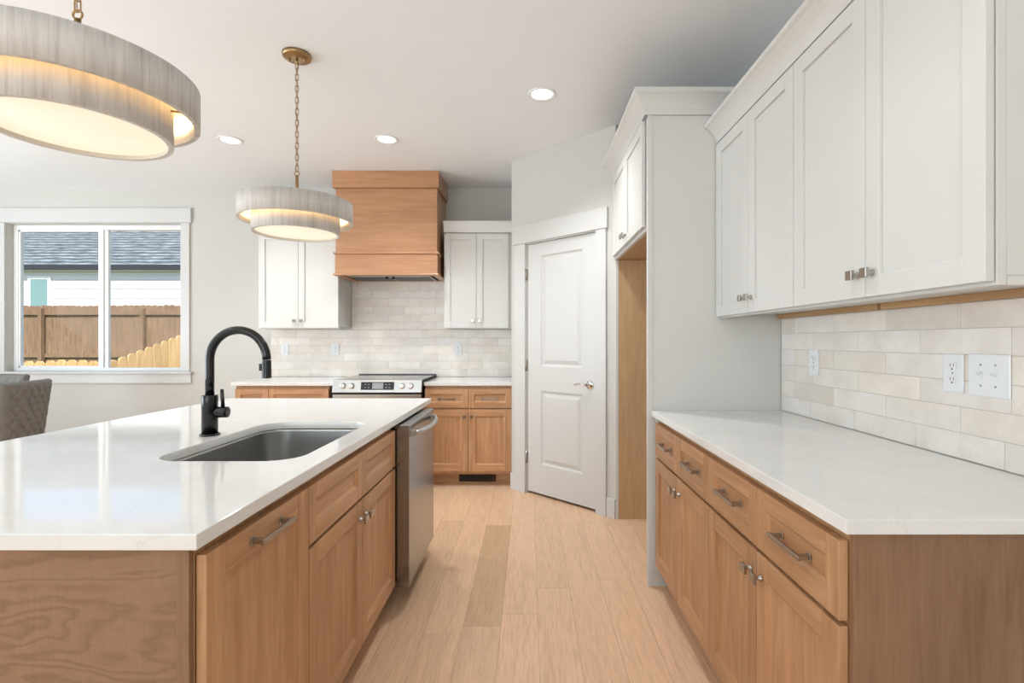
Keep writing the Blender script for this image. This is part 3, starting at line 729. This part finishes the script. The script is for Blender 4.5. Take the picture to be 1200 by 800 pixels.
outlet('white double outlet on the right wall tile beside the switch plate', (tx, 1.541, 1.173), -H90)
outlet('white two-gang switch plate with two toggles on the right wall tile', (tx, 1.422, 1.173), -H90, kind='switch', sw=.130, sh=.122)

# ------------------------------------------------------------------ pendants
def pendant(label, y, group):
    x = -1.255; r = thing('pendant_light', label, 'lamp', (x, y, 0), 0, group)
    b = MB(); b.lathe([(.0, CEIL-.026), (.020, CEIL-.026), (.066, CEIL-.022), (.073, CEIL-.016), (.074, CEIL-.0005)], 'brass', n=40); can = b.obj('canopy', r)
    for s in (-1, 1): MB().lathe([(.0, -.036), (.006, -.036), (.006, -.022)], 'brass', (s*.042, 0, CEIL), 'z', 14).obj('screw', can)
    MB().tube([(0, 0, CEIL-.024), (0, 0, CEIL-.050)], .006, 'brass', 12).obj('stem', can)
    top = CEIL-.046; bot = 2.188; n = 19; p = (top-bot)/n; L = p+.010; ry = L/2-.002; rx = .0085
    for i in range(n):
        zc = top-p*(i+.5); pts = []
        for k in range(24):
            a = 2*PI*k/24; u = rx*math.cos(a); v = (ry-rx)*(1 if math.sin(a) > 1e-6 else -1 if math.sin(a) < -1e-6 else 0)+rx*math.sin(a)
            pts.append((u, 0, zc+v) if i % 2 == 0 else (0, u, zc+v))
        MB().tube(pts, .0021, 'brass', 8, closed=True).obj('chain_link', r)
    cord = [(.004*math.sin(i*.9), .004*math.cos(i*.9)+.003, top+.01-(top-bot+.0)*i/40) for i in range(41)]
    MB().tube(cord, .0016, 'brass', 6).obj('cord', r)
    b = MB(); b.tube([(.013*math.cos(2*PI*k/20), 0, 2.178+.013*math.sin(2*PI*k/20)) for k in range(20)], .003, 'brass', 8, closed=True); b.obj('loop', r)
    MB().lathe([(.0, 2.168), (.008, 2.166), (.0095, 2.10), (.0095, 2.015), (.0, 2.014)], 'brass', n=20).obj('rod', r)
    Ro, Ri = .286, .219; zo0, zo1 = 1.915, 2.022; zi0, zi1 = 1.850, 1.965
    def drum(R_, z0, z1, t, nm):
        b = MB(); b.lathe([(R_, z0), (R_, z1)], 'shade', n=96, capped=False); b.lathe([(R_-t, z0), (R_-t, z1)], 'shade_in', n=96, capped=False)
        b.lathe([(R_-t, z0), (R_, z0)], 'shade', n=96, capped=False, smooth=False); b.lathe([(R_-t, z1), (R_, z1)], 'shade', n=96, capped=False, smooth=False)
        bmesh.ops.remove_doubles(b.bm, verts=b.bm.verts, dist=1e-5)
        return b.obj(nm, r)
    o1 = drum(Ro, zo0, zo1, .014, 'outer_drum'); o2 = drum(Ri, zi0, zi1, .014, 'inner_drum')
    b = MB(); b.lathe([(.0, 2.004), (Ro-.0145, 2.004), (Ro-.0145, 2.008), (.0, 2.008)], 'shade_in', n=64, capped=False); b.obj('top_disc', r)
    b = MB(); b.lathe([(.0, zi0+.012), (Ri-.0145, zi0+.012), (Ri-.0145, zi0+.015), (.0, zi0+.015)], 'diffuser', n=64, capped=False); b.obj('diffuser', r, label='glowing warm white diffuser')
    for k in range(4):
        a = k*PI/2+.35; c, s = math.cos(a), math.sin(a)
        MB().tube([(c*(Ri-.001), s*(Ri-.001), 1.945), (c*(Ro-.011), s*(Ro-.011), 1.945)], .003, 'brass', 8).obj('spacer', r)
        MB().lathe([(.0, 1.955), (.015, 1.962), (.022, 1.975), (.018, 1.990), (.012, 2.003)], 'bulb', (.12*c, .12*s, 0), n=16).obj('bulb', r)
    lamp('pendant_glow', 'POINT', (0, 0, 1.93), (0, 0, 0), 3.0, (1, .80, .55), parent=r, shadow_soft_size=.05)
    ring = [lamp('pendant_glow', 'POINT', (.16*math.cos(a), .16*math.sin(a), 1.988), (0, 0, 0), 2.0, (1, .74, .46), parent=r, shadow_soft_size=.012) for a in [k*PI/3 for k in range(6)]]
    return r
pendant('two-tier drum pendant hanging over the far end of the island', 2.7126, 'drum pendants over the island')
pendant('large near drum pendant cut off by the left edge, over the near island', 1.395, 'drum pendants over the island')

# recessed downlights
def downlight(label, x, y, e=46):
    r = thing('recessed_light', label, 'ceiling light', (x, y, CEIL), 0, 'recessed ceiling lights')
    b = MB(); b.lathe([(.088, -.0005), (.088, -.004), (.084, -.007), (.066, -.005), (.064, -.0005)], 'plastic', n=48, capped=False); b.obj('trim_ring', r)
    MB().lathe([(.0, -.0025), (.064, -.0025)], 'lens', n=40, capped=False).obj('lens', r)
    lamp('downlight_beam', 'SPOT', (0, 0, -.03), (0, 0, 0), e, (.93, .97, 1.0), parent=r, spot_size=math.radians(125), spot_blend=.8, shadow_soft_size=.06)
downlight('recessed downlight in the ceiling nearest the white cabinets', .080, 3.143)
downlight('recessed downlight in the ceiling just left of the wood hood', -1.092, 3.846)
downlight('recessed downlight in the ceiling between the two pendants', -2.30, 3.86)


downlight('unseen recessed fill light added above the right worktop aisle', .080, .95, 16)  # extra fixture out of view, added to brighten floor and worktops
downlight('unseen recessed fill light added above the seating side of the island', -2.60, 1.35, 26)  # another added out-of-view fixture, placed to keep light off the island's near edge
# ------------------------------------------------------------------ dining chairs by the window
def chair(label, loc, rz, group):
    r = thing('dining_chair', label, 'chair', loc, rz, group); m = 'fabric'
    # backrest: curved quilted shell, outer side towards local -y
    b = MB(); nu, nv = 64, 64; g = {}
    def P(u, v, side):
        wdt = .205+.035*v; x = (u-.5)*2*wdt; z = .47+.53*v
        cy = -.255-.05*v+.03*abs((u-.5)*2)**2.2
        U, V = (x/.075), (z/.095)
        d = min(abs(math.sin(PI*(U+V)/1)), abs(math.sin(PI*(U-V)/1))); puff = .013*min(1, d*1.6)**.6
        e = min(u, 1-u, (1-v)*1.1, v+.02)*2*wdt; th = .028*math.sqrt(max(0, min(1, e/.03)*(2-min(1, e/.03))))
        return (x, cy+side*(th+puff*min(1, e/.05)), z)
    for side in (-1, 1):
        V_ = [[b.bm.verts.new(P(i/nu, j/nv, side)) for i in range(nu+1)] for j in range(nv+1)]
        for j in range(nv):
            for i in range(nu): b.face([V_[j][i], V_[j][i+1], V_[j+1][i+1], V_[j+1][i]], m, True)
    bmesh.ops.remove_doubles(b.bm, verts=b.bm.verts, dist=.0008)
    b.obj('backrest', r)
    b = MB(); rows = [(-.03, .40), (.0, .405), (.0, .455), (-.02, .475)]
    L = [[b.bm.verts.new((x, y, z)) for x, y in rrect(-.23-gw, .23+gw, -.22-gw, .24+gw, .06, 6)] for gw, z in rows]
    for A, B in zip(L, L[1:]):
        for i in range(len(A)): b.face([A[i], A[(i+1) % len(A)], B[(i+1) % len(A)], B[i]], m, True)
    b.face(L[0][::-1], m); b.face(L[-1], m); b.obj('seat', r)
    for sx in (-1, 1):
        for sy in (-1, 1): MB().tube([(sx*.19, sy*.18+.01, .405), (sx*.225, sy*.22+.01, 0)], [.016, .010], 'metalleg', 12).obj('leg', r)
       
    return r
ang = math.atan2(3.69-3.24, -3.52+3.39)      # direction of the back's top edge
def chair_at(label, px_mid, py_mid, a):
    # local +x runs along the back; place so that the back's middle is at the given point
    off = Vector((0, -.29)); ca, sa = math.cos(a), math.sin(a)
    chair(label, (px_mid-(ca*off.x-sa*off.y), py_mid-(sa*off.x+ca*off.y), 0), a, 'quilted chairs by the window')
chair_at('grey diamond-quilted dining chair, front one at the left picture edge', -3.46, 3.47, ang)
chair_at('paler grey quilted dining chair half hidden behind the front one', -4.36, 4.16, math.radians(176))

# ------------------------------------------------------------------ outside the window
struct(MB().box(-40, 20, BW+.3, 40, -.3, -.05, 'grass').obj('ground'))
def old_fence():
    Y = 12.2; r = thing('wooden_fence', 'weathered brown board fence outside, in front of the white house', 'fence', (0, Y, 0)); rr = random.Random(2)
    b = MB(); x = -15
    while x < -5:
        h = 2.15+rr.uniform(-.012, .012); w = .138
        b.prism([(x, -.05), (x+w, -.05), (x+w, h-.03), (x+w-.03, h), (x+.03, h), (x, h-.03)], 'y', 0, .018, 'oldwood'); x += w+.004
    b.obj('board_panel', r)
    for z in (.35, .93, 1.96): MB().box(-15, -5, -.04, -.0005, z-.045, z+.045, 'oldwood').obj('rail', r)
    for px in (-65, 52, 170, 287): 
        x = (px-620)/588*Y; MB().box(x-.045, x+.045, -.13, -.0405, -.05, 2.07, 'oldwood').obj('post', r, label='square post')
old_fence()
def picket_fence():
    r = thing('picket_fence', 'new tan dog-eared picket fence stepping up to the right outside', 'fence', (0, 0, 0)); rr = random.Random(4)
    def picket(x, y, h, a, w=.130):
        b = MB(); t = .018; b.prism([(0, -.05), (w, -.05), (w, h-.035), (w-.035, h), (.035, h), (0, h-.035)], 'y', 0, t, 'newwood')
        o = b.obj('picket', r, .003); o.location = (x, y, 0); o.rotation_euler = (0, 0, a)
    Y = 6.6; x = (-10-620)/588*Y
    while x < (118-620)/588*Y: picket(x, Y, 1.02+rr.uniform(-.012, .012), 0); x += .141
    # the run turns away and climbs
    px = 120; d = Vector((math.cos(math.radians(85)), math.sin(math.radians(85)))); p = Vector((x, Y))
    i = 0
    while p.x/p.y*588+620 < 222 and i < 40:
        q = p.x/p.y*588+620; top = 422 if q < 130 else 422-(q-130)/82*31
        picket(p.x, p.y, 1.27-(top-400)*p.y/588, math.radians(85)); p = p+d*.141; i += 1
    MB().box((-10-620)/588*Y, x-.02, Y+.0185, Y+.05, .72, .80, 'newwood').obj('rail', r)
picket_fence()
def house():
    Y = 16.0; r = thing('neighbour_house', 'white sided house with blue-grey shingle roof beyond the fence', 'house', (0, Y, 0))
    b = MB(); z = -.05
    while z < 3.5:
        b.prism([(0, z), (0.10, z), (.10, z+.15), (.015, z+.15)], 'x', -24, -3, 'siding'); z += .15
    b.box(-24, -3, .10, 6, -.05, 3.48, 'siding'); b.obj('wall', r)
    x0, x1, z0, z1 = (37-620)/588*Y, (57-620)/588*Y, 2.05, 3.26
    b = MB(); b.box(x0-.09, x1+.09, -.04, -.001, z0-.09, z1+.09, 'vinyl').obj('window_frame', r)
    MB().box(x0, x1, -.045, -.0405, z0, z1, 'houseglass').obj('window_pane', r)
    MB().box(-24.3, -2.7, -.12, -.001, 3.50, 3.56, 'siding').obj('soffit', r)
    MB().box(-24.3, -2.7, -.22, -.121, 3.55, 3.69, 'gutter').obj('gutter', r)
    me = bpy.data.meshes.new('roof'); L = 6.75
    vs = [(-24.3, -.21, 3.67), (-2.7, -.21, 3.67), (-2.7, 6.2, 3.67+3.36), (-24.3, 6.2, 3.67+3.36), (-24.3, 12.9, 3.67), (-2.7, 12.9, 3.67)]
    me.from_pydata(vs, [], [(0, 1, 2, 3), (3, 2, 5, 4), (0, 4, 5, 1), (0, 3, 4), (1, 5, 2)])
    uv = me.uv_layers.new(name='UVMap')
    for p in me.polygons:
        for li in p.loop_indices:
            v = me.vertices[me.loops[li].vertex_index].co; uv.data[li].uv = (v.x, (v.y if v.y < 6.3 else 12.4-v.y)*1.118)
    me.materials.append(M['shingle']); o = bpy.data.objects.new('roof', me); COL.objects.link(o); o.parent = r
house()
